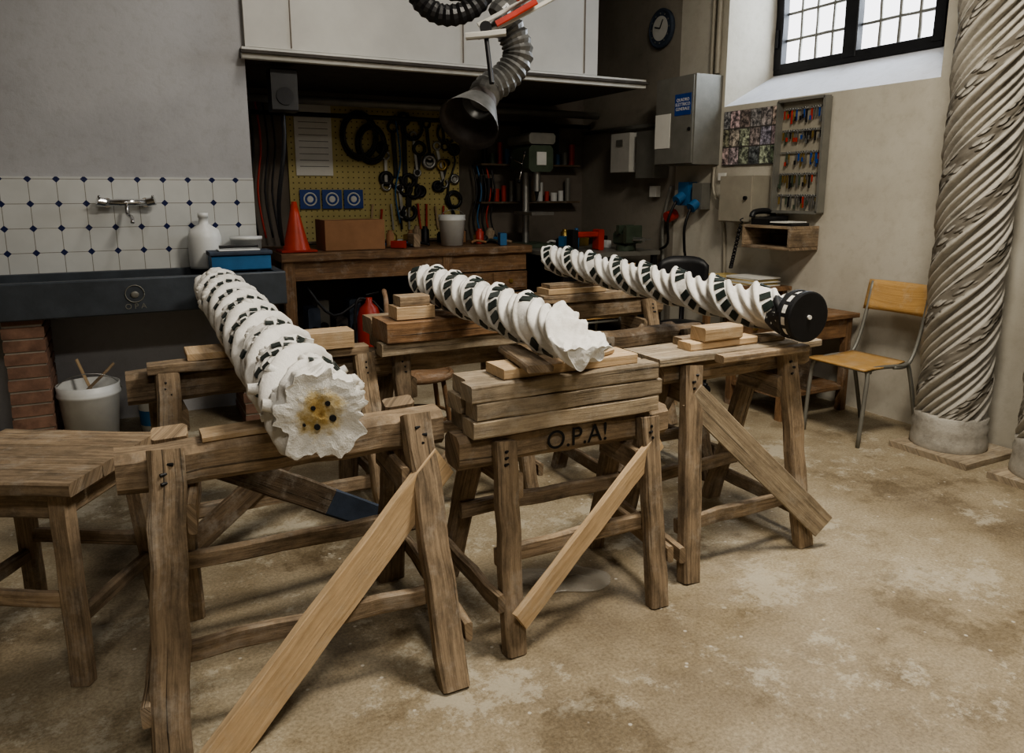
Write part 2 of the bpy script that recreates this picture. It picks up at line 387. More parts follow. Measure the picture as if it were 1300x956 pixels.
# ------------------------------------------------------------------ room shell
H=4.0
b=B('floor'); b.box(-4,5.1,-2.6,7.1,-.12,0,'concrete_floor',.001); b.done(False)
b=B('ceiling'); b.box(-4,5.1,-2.6,7.1,H,H+.1,'plaster_rear',.001); b.done(False)
b=B('wall_back_left'); b.obox((-1.575,6.3,H/2),(4.85,0,0),(0,1.6,0),(0,0,H),'plaster_left'); b.done(False)
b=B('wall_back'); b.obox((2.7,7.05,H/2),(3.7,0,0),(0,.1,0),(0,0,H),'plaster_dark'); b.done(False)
b=B('wall_left'); b.obox((-4.05,2.2,H/2),(.1,0,0),(0,9.8,0),(0,0,H),'plaster_rear'); b.done(False)
b=B('wall_front'); b.obox((.55,-2.65,H/2),(9.1,0,0),(0,.1,0),(0,0,H),'plaster_rear'); b.done(False)
b=B('wall_right')
def quad(b,p,mat): b.add(p,[[0,1,2,3]],mat,None,False,1.0)
ya,yb,za,zb=3.02,4.87,2.18,3.75; oya,oyb,oza,ozb=3.36,4.83,2.46,3.7; XI,XO=4.5,5.02
ys=[-2.6,ya,yb,5.45,7.0]; zs=[0,za,zb,H]
for i in range(4):
    for j in range(3):
        if i==1 and j==1: continue
        quad(b,[(XI,ys[i],zs[j]),(XI,ys[i+1],zs[j]),(XI,ys[i+1],zs[j+1]),(XI,ys[i],zs[j+1])],'plaster_right' if i<3 else 'plaster_rear')
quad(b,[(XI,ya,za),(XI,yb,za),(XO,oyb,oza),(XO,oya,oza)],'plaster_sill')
quad(b,[(XI,ya,zb),(XI,yb,zb),(XO,oyb,ozb),(XO,oya,ozb)],'plaster_right')
quad(b,[(XI,ya,za),(XI,ya,zb),(XO,oya,ozb),(XO,oya,oza)],'plaster_right')
quad(b,[(XI,yb,za),(XI,yb,zb),(XO,oyb,ozb),(XO,oyb,oza)],'plaster_right')
ys=[-2.6,oya,oyb,7.0]; zs=[0,oza,ozb,H]
for i in range(3):
    for j in range(3):
        if i==1 and j==1: continue
        quad(b,[(XO+.08,ys[i],zs[j]),(XO+.08,ys[i+1],zs[j]),(XO+.08,ys[i+1],zs[j+1]),(XO+.08,ys[i],zs[j+1])],'plaster_right')
b.done(False)
b=B('window_1')
fx=XO-.01; fr='black_iron'; wd='black_iron'
b.box(fx-.03,fx+.05,oya,oyb,oza-.01,oza+.07,wd); b.box(fx-.03,fx+.05,oya,oyb,ozb-.06,ozb,wd)
for y in (oya+.035,(oya+oyb)/2,oyb-.035): b.plank((fx+.0,y,oza+.03),(fx+.0,y,ozb-.03),.08 if y!=(oya+oyb)/2 else .12,.07,wd,(1,0,0))
ym=(oya+oyb)/2
for (p,q) in ((oya+.06,ym-.05),(ym+.05,oyb-.06)):
    for k in range(1,4): b.plank((fx+.03,p+(q-p)*k/4,oza+.05),(fx+.03,p+(q-p)*k/4,ozb-.05),.02,.02,'grey_steel',(1,0,0))
    for k in range(1,6): z=oza+.05+(ozb-oza)*k/6; b.plank((fx+.03,p,z),(fx+.03,q,z),.02,.02,'grey_steel',(0,0,1))
b.cyl((fx-.04,oyb-.03,oza+.2),(fx-.04,oyb-.03,oza+.34),.015,fr)
b.done(False)
b=B('trim_1')
b.obox(((.85+3.63)/2,6.22,3.22),(2.78,0,0),(0,1.55,0),(0,0,1.56),'hood_paint')
b.obox(((.82+4.1)/2,5.43,2.395),(3.28,0,0),(0,.06,0),(0,0,.07),'hood_edge')
b.obox(((.82+4.1)/2,6.22,2.40),(3.28,0,0),(0,1.52,0),(0,0,.06),'hood_shade_dark')  # added dark plate: shade beneath the hood painted as base colour
b.obox(((.82+4.1)/2,5.385,2.40),(3.30,0,0),(0,.03,0),(0,0,.02),'hood_shade_dark')
for x in (1.15,2.42,3.5): b.obox((x,5.441,3.2),(.008,0,0),(0,.006,0),(0,0,1.5),'plaster_dark')
b.done(False)
b=B('tile_backsplash'); b.obox((-1.575,5.492,1.29),(4.85,0,0),(0,.014,0),(0,0,.60),'blue_diamond_tiles'); b.done(False)
b=B('wall_conduit_pipes')
for y,r in ((4.95,.022),(5.02,.016)): b.cyl((4.475,y,2.45),(4.475,y,H),r,'beige_metal')
b.tube([(4.48,4.93,1.7),(4.46,4.9,1.5),(4.47,4.8,1.3),(4.48,4.75,.9),(4.48,4.74,0.02)],.014,'beige_metal')
b.tube([(1.0,6.6,2.25),(4.42,6.6,2.25)],.035,'grey_steel',smooth_n=1); b.tube([(1.0,6.75,2.15),(4.42,6.75,2.15)],.02,'black_iron',smooth_n=1)
b.tube([(4.46,5.4,2.1),(4.46,6.9,2.1)],.02,'grey_steel',smooth_n=1)
b.tube([(4.46,5.45,1.55),(4.46,5.55,1.2),(4.44,5.5,.8),(4.46,5.5,.02)],.018,'grey_steel')
b.done()
# ------------------------------------------------------------------ trestles
def trestle(name,x0,x1,yc,zt,bw,bh,feet,tops,lw=.085,lt=.06,brace=None,bmat='wood_pine',woodm='wood_old',strz=.22,extra=None,round_beam=True):
    b=B(name)
    b.plank((x0,yc,zt-bh/2),(x1,yc,zt-bh/2),bw,bh,woodm,(0,0,1),.022 if round_beam else .006,.005)
    leg={}
    for key,(xt,xf,yf) in feet.items():
        fr=key[0]=='F'; yt=yc-(bw/2+lt/2) if fr else yc+(bw/2+lt/2)
        top=V((xt,yt,zt+tops)); ft=V((xf,yf,0)); leg[key]=(top,ft)
        b.plank(ft,top,lw*random.uniform(.92,1.06),lt,woodm,(0,1,0),.009,.0045)
        for k in range(3):
            p=top+(ft-top)*(.04+.03*k); b.cyl(p+V((random.uniform(-.02,.02),-lt/2-.004 if fr else lt/2,0)),p+V((0,-lt/2+.004 if fr else lt/2+.004,0)),.005,'black_iron',seg=6)
    at=lambda k,z:leg[k][1]+(leg[k][0]-leg[k][1])*(z/leg[k][0].z)
    a=at('FL',strz);c=at('FR',strz); off=V((0,lt/2+.018,0)); b.plank(a+off-V((.03,0,0)),c+off+V((.03,0,0)),.03,.06,woodm,(0,0,1),.006,.004)
    a=at('RL',strz+.05);c=at('RR',strz+.05); b.plank(a-off-V((.03,0,0)),c-off+V((.03,0,0)),.03,.06,woodm,(0,0,1),.006,.004)
    for p,q,sx in (('FL','RL',-1),('FR','RR',1)):
        a=at(p,strz*.62);c=at(q,strz*.62); o=V((sx*(lw/2+.014),0,0)); e=V((0,.03,0)); b.plank(a+o-e,c+o+e,.026,.065,woodm,(0,0,1),.006,.004)
        a=at(p,zt-bh-.06);c=at(q,zt-bh-.06); b.plank(a-o,c-o,.026,.09,woodm,(0,0,1))
    if brace:
        (p,q,w)=brace; b.plank(p,q,.024,w,bmat,(0,0,1),.002,.0015,1.0)
    if extra: extra(b)
    return b
def exA(b):
    b.plank((.22,2.50,.63),(.60,2.62,.375),.03,.10,'wood_dark',(0,0,1)); b.plank((.60,2.62,.375),(.80,2.683,.24),.031,.10,'slate_blue',(0,0,1))
    b.plank((.16,2.30,.792),(.55,2.30,.795),.09,.022,'wood_pine')
b=trestle('wooden_trestle',-.07,.91,2.3,.78,.11,.12,{'FL':(.06,.0,1.94),'FR':(.80,.79,1.90),'RL':(.08,.10,2.70),'RR':(.80,.83,2.64)},.012,.098,.06,
    ((.87,2.165,.64),(.10,1.885,.015),.13),extra=exA,strz=.25)
b.done()
def exB(b):
    for (z,dx) in ((.712,0),(.772,.012),(.832,-.006)):
        b.box(.955+dx,1.70+dx,2.10,2.19,z,z+.057,'wood_grey',.004,.002); b.box(.965-dx,1.69,2.20,2.31,z,z+.057,'wood_grey',.004,.002)
    b.box(1.08,1.62,2.13,2.27,.891,.926,'wood_pine',.003,.001)
    b.plank((1.16,2.03,.941),(1.22,2.36,.941),.09,.026,'wood_old'); b.plank((1.33,2.11,.937),(1.53,2.20,.937),.07,.02,'wood_pine')
    b.kids.append(('O.P.A!',(1.37,2.128,.652),(math.pi/2,0,0),.095,'dark_gap','lettering'))
b=trestle('wooden_trestle',.92,1.78,2.2,.71,.12,.115,{'FL':(1.07,1.035,1.97),'FR':(1.66,1.64,1.99),'RL':(1.06,1.04,2.55),'RR':(1.66,1.70,2.5)},-.02,.075,.055,
    ((1.70,2.095,.60),(1.04,1.945,.13),.078),extra=exB,strz=.30)
b.done()
def exD(b):
    b.box(1.78,2.66,2.20,2.44,.842,.872,'wood_grey',.004,.001)
    b.box(1.98,2.34,2.26,2.34,.873,.905,'wood_pine',.004,.001); b.box(2.02,2.32,2.36,2.42,.873,.905,'wood_old',.004,.001)
    b.plank((2.04,2.29,.935),(2.24,2.29,.935),.09,.055,'wood_pine')
    b.plank((2.03,2.15,.86),(2.5,2.15,.86),.05,.03,'wood_old')
    b.plank((2.36,2.30,.883),(2.50,2.30,.883),.08,.02,'wood_old')
b=trestle('wooden_trestle',1.84,2.64,2.3,.84,.11,.09,{'FL':(1.95,1.86,2.07),'FR':(2.47,2.50,2.08),'RL':(1.96,1.93,2.62),'RR':(2.48,2.52,2.68)},-.01,.088,.055,
    ((1.93,2.185,.72),(2.55,2.03,.10),.11),extra=exD,strz=.2,bmat='wood_grey')
b.done()
def exA2(b):
    b.box(.05,.95,3.22,3.30,.782,.822,'wood_old',.004,.002); b.box(.2,.36,3.24,3.42,.823,.85,'wood_pine'); b.box(.62,.88,3.2,3.32,.823,.90,'wood_pine')
    b.box(.22,.75,3.36,3.46,.782,.80,'wood_grey')
b=trestle('wooden_trestle',-.03,1.06,3.34,.78,.12,.13,{'FL':(.12,.08,3.02),'FR':(.93,.95,3.0),'RL':(.1,.08,3.70),'RR':(.93,.95,3.68)},.0,.095,.06,
    ((.85,3.2,.60),(.15,3.04,.12),.10),bmat='wood_dark',extra=exA2,strz=.22)
b.done()
def exC(b):
    b.box(1.0,1.62,3.10,3.32,.842,.935,'wood_bench',.004,.002); b.box(1.0,1.66,3.34,3.48,.842,.92,'wood_old',.004,.002)
    b.box(.98,1.70,3.12,3.20,.782,.838,'wood_grey',.004,.002); b.box(1.02,1.68,3.28,3.44,.782,.838,'wood_old',.004,.002)
    b.box(1.06,1.24,3.14,3.26,.937,.995,'wood_pine'); b.box(1.08,1.22,3.15,3.25,.996,1.04,'wood_old')
b=trestle('wooden_trestle',.98,1.80,3.3,.78,.11,.11,{'FL':(1.1,1.06,3.02),'FR':(1.66,1.69,3.02),'RL':(1.1,1.06,3.6),'RR':(1.66,1.7,3.6)},-.01,.08,.055,
    ((1.68,3.19,.62),(1.08,3.02,.12),.08),bmat='wood_old',extra=exC,strz=.25)
b.done()
def exE(b):
    b.box(2.26,3.1,3.92,4.0,.822,.872,'wood_old',.004,.002); b.box(2.3,3.16,4.02,4.12,.822,.872,'wood_pine',.004,.002)
    b.box(2.3,2.72,3.93,4.08,.874,.91,'wood_pine'); b.box(2.32,2.7,3.95,4.06,.911,.935,'wood_old')
b=trestle('wooden_trestle',2.22,3.2,4.0,.82,.11,.12,{'FL':(2.36,2.3,3.7),'FR':(3.05,3.1,3.7),'RL':(2.36,2.3,4.3),'RR':(3.05,3.1,4.3)},-.01,.09,.06,
    ((3.0,3.88,.62),(2.4,3.72,.12),.09),bmat='wood_old',extra=exE,strz=.25)
b.done()
b=trestle('wooden_trestle',2.0,2.75,3.1,.80,.10,.10,{'FL':(2.1,2.05,2.85),'FR':(2.62,2.66,2.85),'RL':(2.1,2.05,3.38),'RR':(2.62,2.66,3.38)},-.01,.08,.055,
    ((2.62,3.0,.60),(2.1,2.86,.12),.08),bmat='wood_dark',woodm='wood_dark',strz=.25)
b.done()
def stool(name,c,rz,sx,sy,z,mat='wood_old',topmat=None):
    b=B(name); R=Matrix.Rotation(rz,3,'Z'); c=V(c)
    n=3
    for k in range(n):
        y=-sy/2+sy*(k+.5)/n; b.plank(c+R@V((-sx/2,y,z-.02)),c+R@V((sx/2,y,z-.02)),sy/n-.004,.042,topmat or mat,(0,0,1),.005,.002)
    lx,ly=sx/2-.06,sy/2-.05; P={}
    for i in(-1,1):
        for j in(-1,1):
            t=c+R@V((i*lx*.92,j*ly*.9,z-.042)); f=c+R@V((i*(lx+.02),j*(ly+.03),0)); P[i,j]=(t,f); b.plank(f,t,.06,.05,mat,R@V((0,1,0)),.005,.002)
    at=lambda k,h:P[k][1]+(P[k][0]-P[k][1])*(h/(z-.042))
    for a,q,h in (((-1,-1),(1,-1),.27),((-1,1),(1,1),.27),((-1,-1),(-1,1),.2),((1,-1),(1,1),.2)):
        b.plank(at(a,h),at(q,h),.03,.05,mat); b.plank(at(a,z-.09),at(q,z-.09),.03,.085,mat)
    return b.done()
stool('wooden_stool',(-.31,2.78,0),math.radians(-31),.56,.5,.66)
stool('wooden_stool',(3.68,1.47,0),math.radians(10),.5,.45,.6)
# ------------------------------------------------------------------ twisted columns on trestles
# each strand: sharp crest, sloping step carrying a row of square inlays, rim, undercut channel with a thin rib
prof=[(0,.66),(.03,.80),(.07,1.05),(.11,1.17),(.15,1.19),(.18,1.15),(.20,1.09),(.47,.94),(.49,1.0),(.54,1.02),(.58,.97),(.62,.80),(.66,.70),(.70,.70),(.74,.84),(.80,.90),(.85,.86),(.90,.66),(.94,.62),(1,.66)]
b=B('twisted_marble_column')
def clip2(s,y):
    if s>.36: return 9
    return -.02+.36*max(0,s-.03)+.014*noise.noise(V((s*40,y*40,3)))+ (0.025 if s>.10 else 0)
C1,C2=V((1.262,1.90,1.045)),V((1.38,3.62,1.048))
b.twist(C1,C2,.084,.53,2,52,prof,'marble',None,None,.011,.004,None,clip2,'marble_break')
b.helix_tiles(C1,C2,.0865,.53,2,.335,.036,.042,.006,.020,'inlay',.06,1.71,lambda s,z,st:s>.38 or z<-.2,0,.24)
b.done()
b=B('twisted_marble_column')
def in3(u,j,st,s): return 'black_speckled' if s<.07 else None
dv=V((.175,2.31,.05)).normalized(); E0=V((2.425,2.09,1.005)); E1=E0+dv*.05; E2=V((2.60,4.42,1.055))
b.twist(E1,E2,.087,.60,2,52,prof,'marble',None,None,.011,.0035,None,None,'black_speckled',in3)
b.helix_tiles(E1,E2,.0895,.60,2,.335,.037,.046,.006,.022,'inlay',.08,2.27,None,0,.22)
b.lathe(E0,[(.098,-.012),(.104,-.008),(.104,.012),(.097,.016),(.097,.040),(.103,.044),(.103,.06),(.08,.075)],'black_iron',dv,36,False,True,['black_iron','black_iron','black_iron','marble','black_iron','black_iron','black_iron'],(3,'black_iron',3,1))
b.cyl(E0-dv*.012,E0-dv*.020,.009,'marble')
b.done()
b=B('twisted_marble_column')
prof1=[(0,.66),(.03,.80),(.07,1.02),(.12,1.15),(.17,1.18),(.22,1.12),(.26,1.0),(.29,.84),(.32,.72),(.36,.72),(.40,.88),(.44,.96),(.48,.93),(.51,.84),(.54,1.02),(.57,1.07),(.60,1.05),(.88,.93),(.91,.96),(.94,.88),(.97,.72),(1,.66)]
def rad1(s): return 1.02-.05*s/2.8
def hg1(u,st,s):
    if .60<u<.88:
        w=math.sin((u-.60)/.28*math.pi); return .010*w*max(-.4,noise.noise(V((s*30,u*16,st*9))))
    return .006*noise.noise(V((s*9,u*4,st*3)))
P1,P2=V((.425,1.90,.927)),V((.485,4.70,.945))
e1,e2,d=b.twist(P1,P2,.115,.66,2,60,prof1,'marble',None,None,.009,.005,rad1,None,'stained_break',None,.26,hg1,.010,.07)
nz=lambda s,z,st: noise.noise(V((s*3.5,st*5,2)))>-.15
b.helix_tiles(P1,P2,.1165,.66,2,.67,.028,.028,.016,.032,'inlay',.12,2.75,nz,1,.16)
b.helix_tiles(P1,P2,.1115,.66,2,.81,.023,.023,.016,.036,'inlay',.14,2.75,nz,1,.16)
Ln=(P2-P1).length
for st in range(2):
    s=.06
    while s<Ln-.05:
        u=random.choice([.17,.44,.92,.92]); th=2*math.pi*((st+u)/2+s/.66); r=.124 if u==.17 else .108
        rd=e1*math.cos(th)+e2*math.sin(th)
        c=P1+d*s+rd*r
        if e1.dot(rd)>-.5:
            tdir=d.cross(rd).normalized(); M=Matrix((tdir,d,rd)).transposed(); k=random.uniform(.9,1.5)
            b.blob(c,.020*k,.013*k,.018,'marble',.22,10,M)
            b.blob(c+tdir*.018+d*.012,.012*k,.016*k,.014,'marble',.22,8,M); b.blob(c-tdir*.018-d*.010,.012*k,.015*k,.014,'marble',.22,8,M)
        s+=random.uniform(.05,.10)
# snapped-off stubs beside the break
for (a,s_,r,k) in ((-1.35,.05,.125,1.0),(-1.7,.10,.125,.8),(1.5,.08,.12,.9),(-.8,.18,.128,.8),(1.1,.22,.126,.8),(-1.45,.28,.13,1.0),(.3,.32,.132,.9)):
    rd=e1*math.cos(a)+e2*math.sin(a); c=P1+d*s_+rd*r; b.cyl(c-rd*.03,c+rd*.018*k,.020*k,'marble_break',.015*k,10)
for (x,z,r) in ((.018,.03,.007),(-.02,.022,.006),(.030,-.012,.009),(-.012,-.03,.008),(-.045,-.02,.004)):
    b.cyl(P1+V((x,-.009,z)),P1+V((x,-.003,z)),r,'dark_gap',seg=12)
b.done()
# ------------------------------------------------------------------ big standing columns
profB=[(0,.74),(.03,.78),(.06,.96),(.11,1.04),(.15,1.0),(.18,.82),(.20,.80),(.23,.95),(.27,1.0),(.31,.95),(.335,.80),(.36,.79),(.39,.93),(.43,.97),(.46,.93),(.48,.80),(.50,.79),(.53,.97),(.56,1.0),(.88,1.0),(.91,1.04),(.95,1.01),(.98,.85),(1,.74)]
def bigcol(x,y,h=3.9,R=.187,name='plaster_twisted_column'):
    b=B(name)
    b.box(x-.25,x+.235,y-.27,y+.2,0.0,.035,'wood_grey')
    b.lathe((x,y,.036),[(.20,0),(.205,.02),(.20,.05),(.195,.10),(.20,.14),(.19,.16),(.195,.19),(.18,.2)],'gesso_grey')
    def hb(u,st,s):
        return .010*math.sin((u-.57)/.30*math.pi)*max(-.5,noise.noise(V((s*16,u*12,st*4)))) if .57<u<.87 else 0
    b.twist((x,y,.22),(x,y,h),R,1.15,3,54,profB,'gesso_grey',(.57,.87),'gesso_carved',.018,.003,None,None,'gesso_grey',None,0,hb)
    return b.done()
bigcol(4.24,2.56); bigcol(4.24,1.98)
b=B('floor_board'); b.plank((3.85,1.72,.012),(4.15,1.50,.012),.1,.022,'wood_pine'); b.done()
# ------------------------------------------------------------------ school chairs
def sheet(b,fn,nu,nv,th,mat):
    vs=[fn(i/nu,j/nv) for i in range(nu+1) for j in range(nv+1)]; n=len(vs)
    vs2=[v+V(th) for v in vs]; W=nv+1; fs=[]
    al=vs+vs2
    for i in range(nu):
        for j in range(nv):
            a=i*W+j; q=[a,a+W,a+W+1,a+1]; fs.append(q[::-1]); fs.append([x+n for x in q])
    for i in range(nu):
        a=i*W; fs.append([a,a+W,a+W+n,a+n]); a=i*W+nv; fs.append([a+W,a,a+n,a+W+n])
    for j in range(nv):
        a=j; fs.append([a+1,a,a+n,a+1+n]); a=nu*W+j; fs.append([a,a+1,a+1+n,a+n])
    b.add(al,fs,mat,[(v.y,v.x+v.z) for v in al],True,1.0)
def school_chair(o,ang):
    b=B('school_chair'); R=Matrix.Rotation(ang,3,'Z'); o=V(o); W=lambda x,y,z:o+R@V((x,y,z))
    for y in (-.2,.2):
        b.tube([W(-.54,y,0),W(-.51,y,.40),W(-.47,y*.9,.465),W(-.21,y,.465),W(-.13,y,.43),W(0,y,0)],.0125,'grey_steel')
        b.tube([W(-.28,y,.462),W(-.15,y,.47),W(-.07,y,.62),W(0,y,.93)],.0115,'grey_steel')
    b.tube([W(-.47,-.19,.45),W(-.47,.19,.45)],.01,'grey_steel',smooth_n=1); b.tube([W(-.18,-.19,.45),W(-.18,.19,.45)],.01,'grey_steel',smooth_n=1)
    sheet(b,lambda u,v:W(-.56+.40*u,(v-.5)*(.42-.05*u),.478-.012*math.sin(u*3.1)+(.012 if u<.05 else .0)-(.02*(1-u/.15) if u<.15 else 0)),10,6,(0,0,.011),'wood_honey')
    sheet(b,lambda u,v:W(-.04+.04*u+.03*(1-(2*v-1)**2),(v-.5)*.44,.75+.19*u),6,10,R@V((-.011,0,0)),'wood_honey')
    b.done()
school_chair((4.33,3.02,0),0); school_chair((3.42,4.85,0),math.radians(-90))
b=B('wooden_side_table'); b.box(3.75,4.44,3.38,3.95,.655,.685,'wood_bench')
for x in(3.80,4.38):
    for y in(3.43,3.90): b.plank((x,y,0),(x,y,.655),.055,.055,'wood_bench',(0,1,0))
b.box(3.78,4.40,3.41,3.44,.52,.655,'wood_bench'); b.box(3.78,3.81,3.44,3.9,.52,.655,'wood_bench'); b.box(3.78,4.4,3.41,3.92,.15,.18,'wood_bench'); b.box(4.02,4.04,3.42,3.9,.18,.52,'wood_dark')
b.cyl((3.775,3.66,.59),(3.755,3.66,.59),.015,'brass')
b.done()
b=B('desk_with_magazines'); b.box(4.14,4.46,4.0,4.65,.77,.80,'wood_bench')
for x in(4.18,4.42):
    for y in(4.05,4.60): b.plank((x,y,0),(x,y,.77),.05,.05,'wood_bench',(0,1,0))
for k in range(7): b.box(4.16,4.40,4.06+.02*(k%3),4.38,.801+.009*k,.809+.009*k,['paper','paper_yellow','paper'][k%3],.001,0,1.0,random.uniform(-.08,.08))
for k in range(4): b.box(4.17,4.40,4.42,4.62,.801+.012*k,.812+.012*k,['paper','paper_yellow'][k%2],.001,0,1.0,random.uniform(-.08,.08))
b.done()
b=B('office_chair'); cx,cy=3.76,4.42
for k in range(5):
    a=2*math.pi*k/5; b.tube([(cx,cy,.10),(cx+.14*math.cos(a),cy+.14*math.sin(a),.08),(cx+.25*math.cos(a),cy+.25*math.sin(a),.06)],.018,'black_plastic'); b.cyl((cx+.25*math.cos(a)-.012,cy+.25*math.sin(a),.03),(cx+.25*math.cos(a)+.012,cy+.25*math.sin(a),.03),.03,'black_plastic')
b.cyl((cx,cy,.08),(cx,cy,.45),.025,'steel'); b.blob((cx,cy,.48),.23,.23,.05,'black_plastic')
b.tube([(cx,cy,.44),(cx+.15,cy+.18,.46),(cx+.17,cy+.2,.7)],.015,'black_iron')
sheet(b,lambda u,v:V((cx+.14+.14*(v-.5)*-2+.03*math.sin(3.14*v),cy+.17+.14*(v-.5)*2+.03*math.sin(3.14*v),.66+.34*u*(1-.2*(2*v-1)**4))),6,10,(.03,.03,0),'black_plastic')
b.done()
# ------------------------------------------------------------------ right wall items
b=B('electrical_cabinet'); b.obox((4.36,5.145,2.075),(.28,0,0),(0,.49,0),(0,0,.71),'grey_steel'); b.obox((4.212,5.145,2.075),(.02,0,0),(0,.47,0),(0,0,.69),'grey_steel')
b.obox((4.20,5.03,2.20),(.004,0,0),(0,.20,0),(0,0,.17),'blue_paint'); b.obox((4.199,5.28,2.0),(.004,0,0),(0,.2,0),(0,0,.28),'paper')
b.kids.append(('QUADRO\nELETTRICO\nGENERALE',(4.197,5.03,2.20),(math.pi/2,0,-math.pi/2),.036,'paper','label_text'))
b.cyl((4.2,4.94,2.0),(4.19,4.94,2.0),.015,'black_iron'); b.done()
b=B('wall_clock'); b.lathe((4.495,5.70,2.93),[(.165,0),(.17,.03),(.15,.04),(.145,.03)],'slate_blue',(-1,0,0),36); b.cyl((4.47,5.7,2.93),(4.463,5.7,2.93),.145,'slate_blue',seg=36); b.lathe((4.463,5.7,2.93),[(.105,0),(.105,.004)],'white_paint',(-1,0,0),30)
for k in range(12):
    a=k*math.pi/6; b.blob((4.459,5.7+.125*math.cos(a),2.93+.125*math.sin(a)),.003,.008,.008,'grey_steel')
b.plank((4.456,5.7,2.93),(4.456,5.66,3.0),.006,.01,'black_iron'); b.plank((4.456,5.7,2.93),(4.456,5.77,2.95),.006,.01,'black_iron'); b.done()
b=B('photo_poster'); b.obox((4.492,4.55,1.92),(.012,0,0),(0,.60,0),(0,0,.43),'photo_collage'); b.done()
b=B('key_cabinet')
y0,y1,z0,z1=3.80,4.22,1.35,2.15
b.obox((4.48,4.01,1.75),(.02,0,0),(0,.42,0),(0,0,.8),'beige_metal')
for (yy,zz,sy,sz) in ((y0,1.75,.02,.8),(y1,1.75,.02,.8),(4.01,z0,.42,.02),(4.01,z1,.42,.02)): b.obox((4.455,yy,zz),(.07,0,0),(0,sy,0),(0,0,sz),'grey_steel')
cols=['brass','steel','red_paint','blue_paint','black_iron','steel','brass','black_iron','green_machine','steel','brass']
for r in range(5):
    z=2.09-.155*r; b.obox((4.462,4.01,z),(.012,0,0),(0,.37,0),(0,0,.015),'grey_steel')
    for c in range(16):
        if random.random()<.85:
            y=3.84+c*.0225; hh=random.uniform(.04,.10); b.obox((4.452,y,z-.01-hh/2),(.01,0,.004),(0,random.uniform(.005,.012),random.uniform(-.01,.01)),(0,0,hh),random.choice(cols)); b.ring((4.452,y,z),.008,.0025,'steel',(1,0,0),8)
            if random.random()<.5: b.obox((4.444,y+.004,z-.02-hh*.7),(.006,0,0),(0,.014,0),(0,0,.03),random.choice(cols))
b.done()
b=B('first_aid_box'); b.obox((4.41,4.50,1.44),(.17,0,0),(0,.36,0),(0,0,.36),'beige_metal'); b.obox((4.32,4.50,1.44),(.012,0,0),(0,.34,0),(0,0,.34),'beige_metal'); b.cyl((4.315,4.38,1.45),(4.295,4.38,1.45),.015,'black_iron'); b.done()
b=B('wooden_wall_shelf')
b.box(4.2,4.49,3.82,4.28,1.235,1.255,'wood_old'); b.box(4.2,4.49,3.82,4.28,1.085,1.105,'wood_old'); b.box(4.2,4.49,3.82,3.84,1.105,1.235,'wood_old'); b.box(4.2,4.49,4.26,4.28,1.105,1.235,'wood_old'); b.box(4.47,4.49,3.84,4.26,1.105,1.235,'wood_dark')
b.box(4.24,4.42,3.85,4.02,1.256,1.275,'black_plastic'); b.box(4.23,4.43,3.88,4.04,1.276,1.285,'paper'); b.done()
b=B('wall_telephone'); b.obox((4.36,4.17,1.285),(.2,0,.02),(0,.17,0),(0,0,.05),'black_plastic'); b.tube([(4.25,4.24,1.31),(4.27,4.24,1.345),(4.36,4.24,1.355),(4.45,4.24,1.345),(4.47,4.24,1.31)],.022,'black_plastic')
pts=[]
for i in range(160):
    t=i/159; a=i*1.25; y=4.31+.05*math.sin(3*t); z=1.3-.38*math.sin(t*math.pi*.95); pts.append((4.22+.012*math.cos(a)-.04*math.sin(3*t),y+.012*math.sin(a),z))
b.tube(pts,.005,'black_plastic',5,0,1); b.done()
b=B('wall_sockets')
b.obox((4.45,5.22,1.48),(.1,0,0),(0,.13,0),(0,0,.2),'sky_blue'); b.obox((4.45,5.04,1.46),(.1,0,0),(0,.12,0),(0,0,.22),'grey_steel'); b.cyl((4.40,5.22,1.46),(4.33,5.22,1.42),.045,'sky_blue'); b.cyl((4.40,5.04,1.40),(4.34,5.04,1.36),.045,'sky_blue'); b.cyl((4.47,5.4,1.30),(4.38,5.4,1.27),.05,'red_paint'); b.cyl((4.49,4.8,1.4),(4.43,4.8,1.4),.05,'beige_metal')
b.tube([(4.34,5.04,1.36),(4.30,5.06,1.2),(4.36,5.12,1.0),(4.44,5.2,.9),(4.46,5.22,.3),(4.46,5.22,.02)],.012,'black_plastic'); b.tube([(4.33,5.22,1.42),(4.28,5.26,1.25),(4.36,5.35,1.05),(4.4,5.5,.98)],.012,'black_plastic')
b.obox((4.47,5.7,1.50),(.05,0,0),(0,.1,0),(0,0,.1),'paper'); b.obox((4.48,4.83,1.62),(.02,0,0),(0,.08,0),(0,0,.06),'paper'); b.done()
b=B('wall_junction_box'); b.obox((4.40,6.05,1.86),(.18,0,0),(0,.30,0),(0,0,.36),'white_paint'); b.obox((4.41,5.68,1.83),(.16,0,0),(0,.28,0),(0,0,.42),'grey_steel'); b.obox((4.305,6.05,1.95),(.012,0,0),(0,.1,0),(0,0,.06),'grey_steel'); b.done()
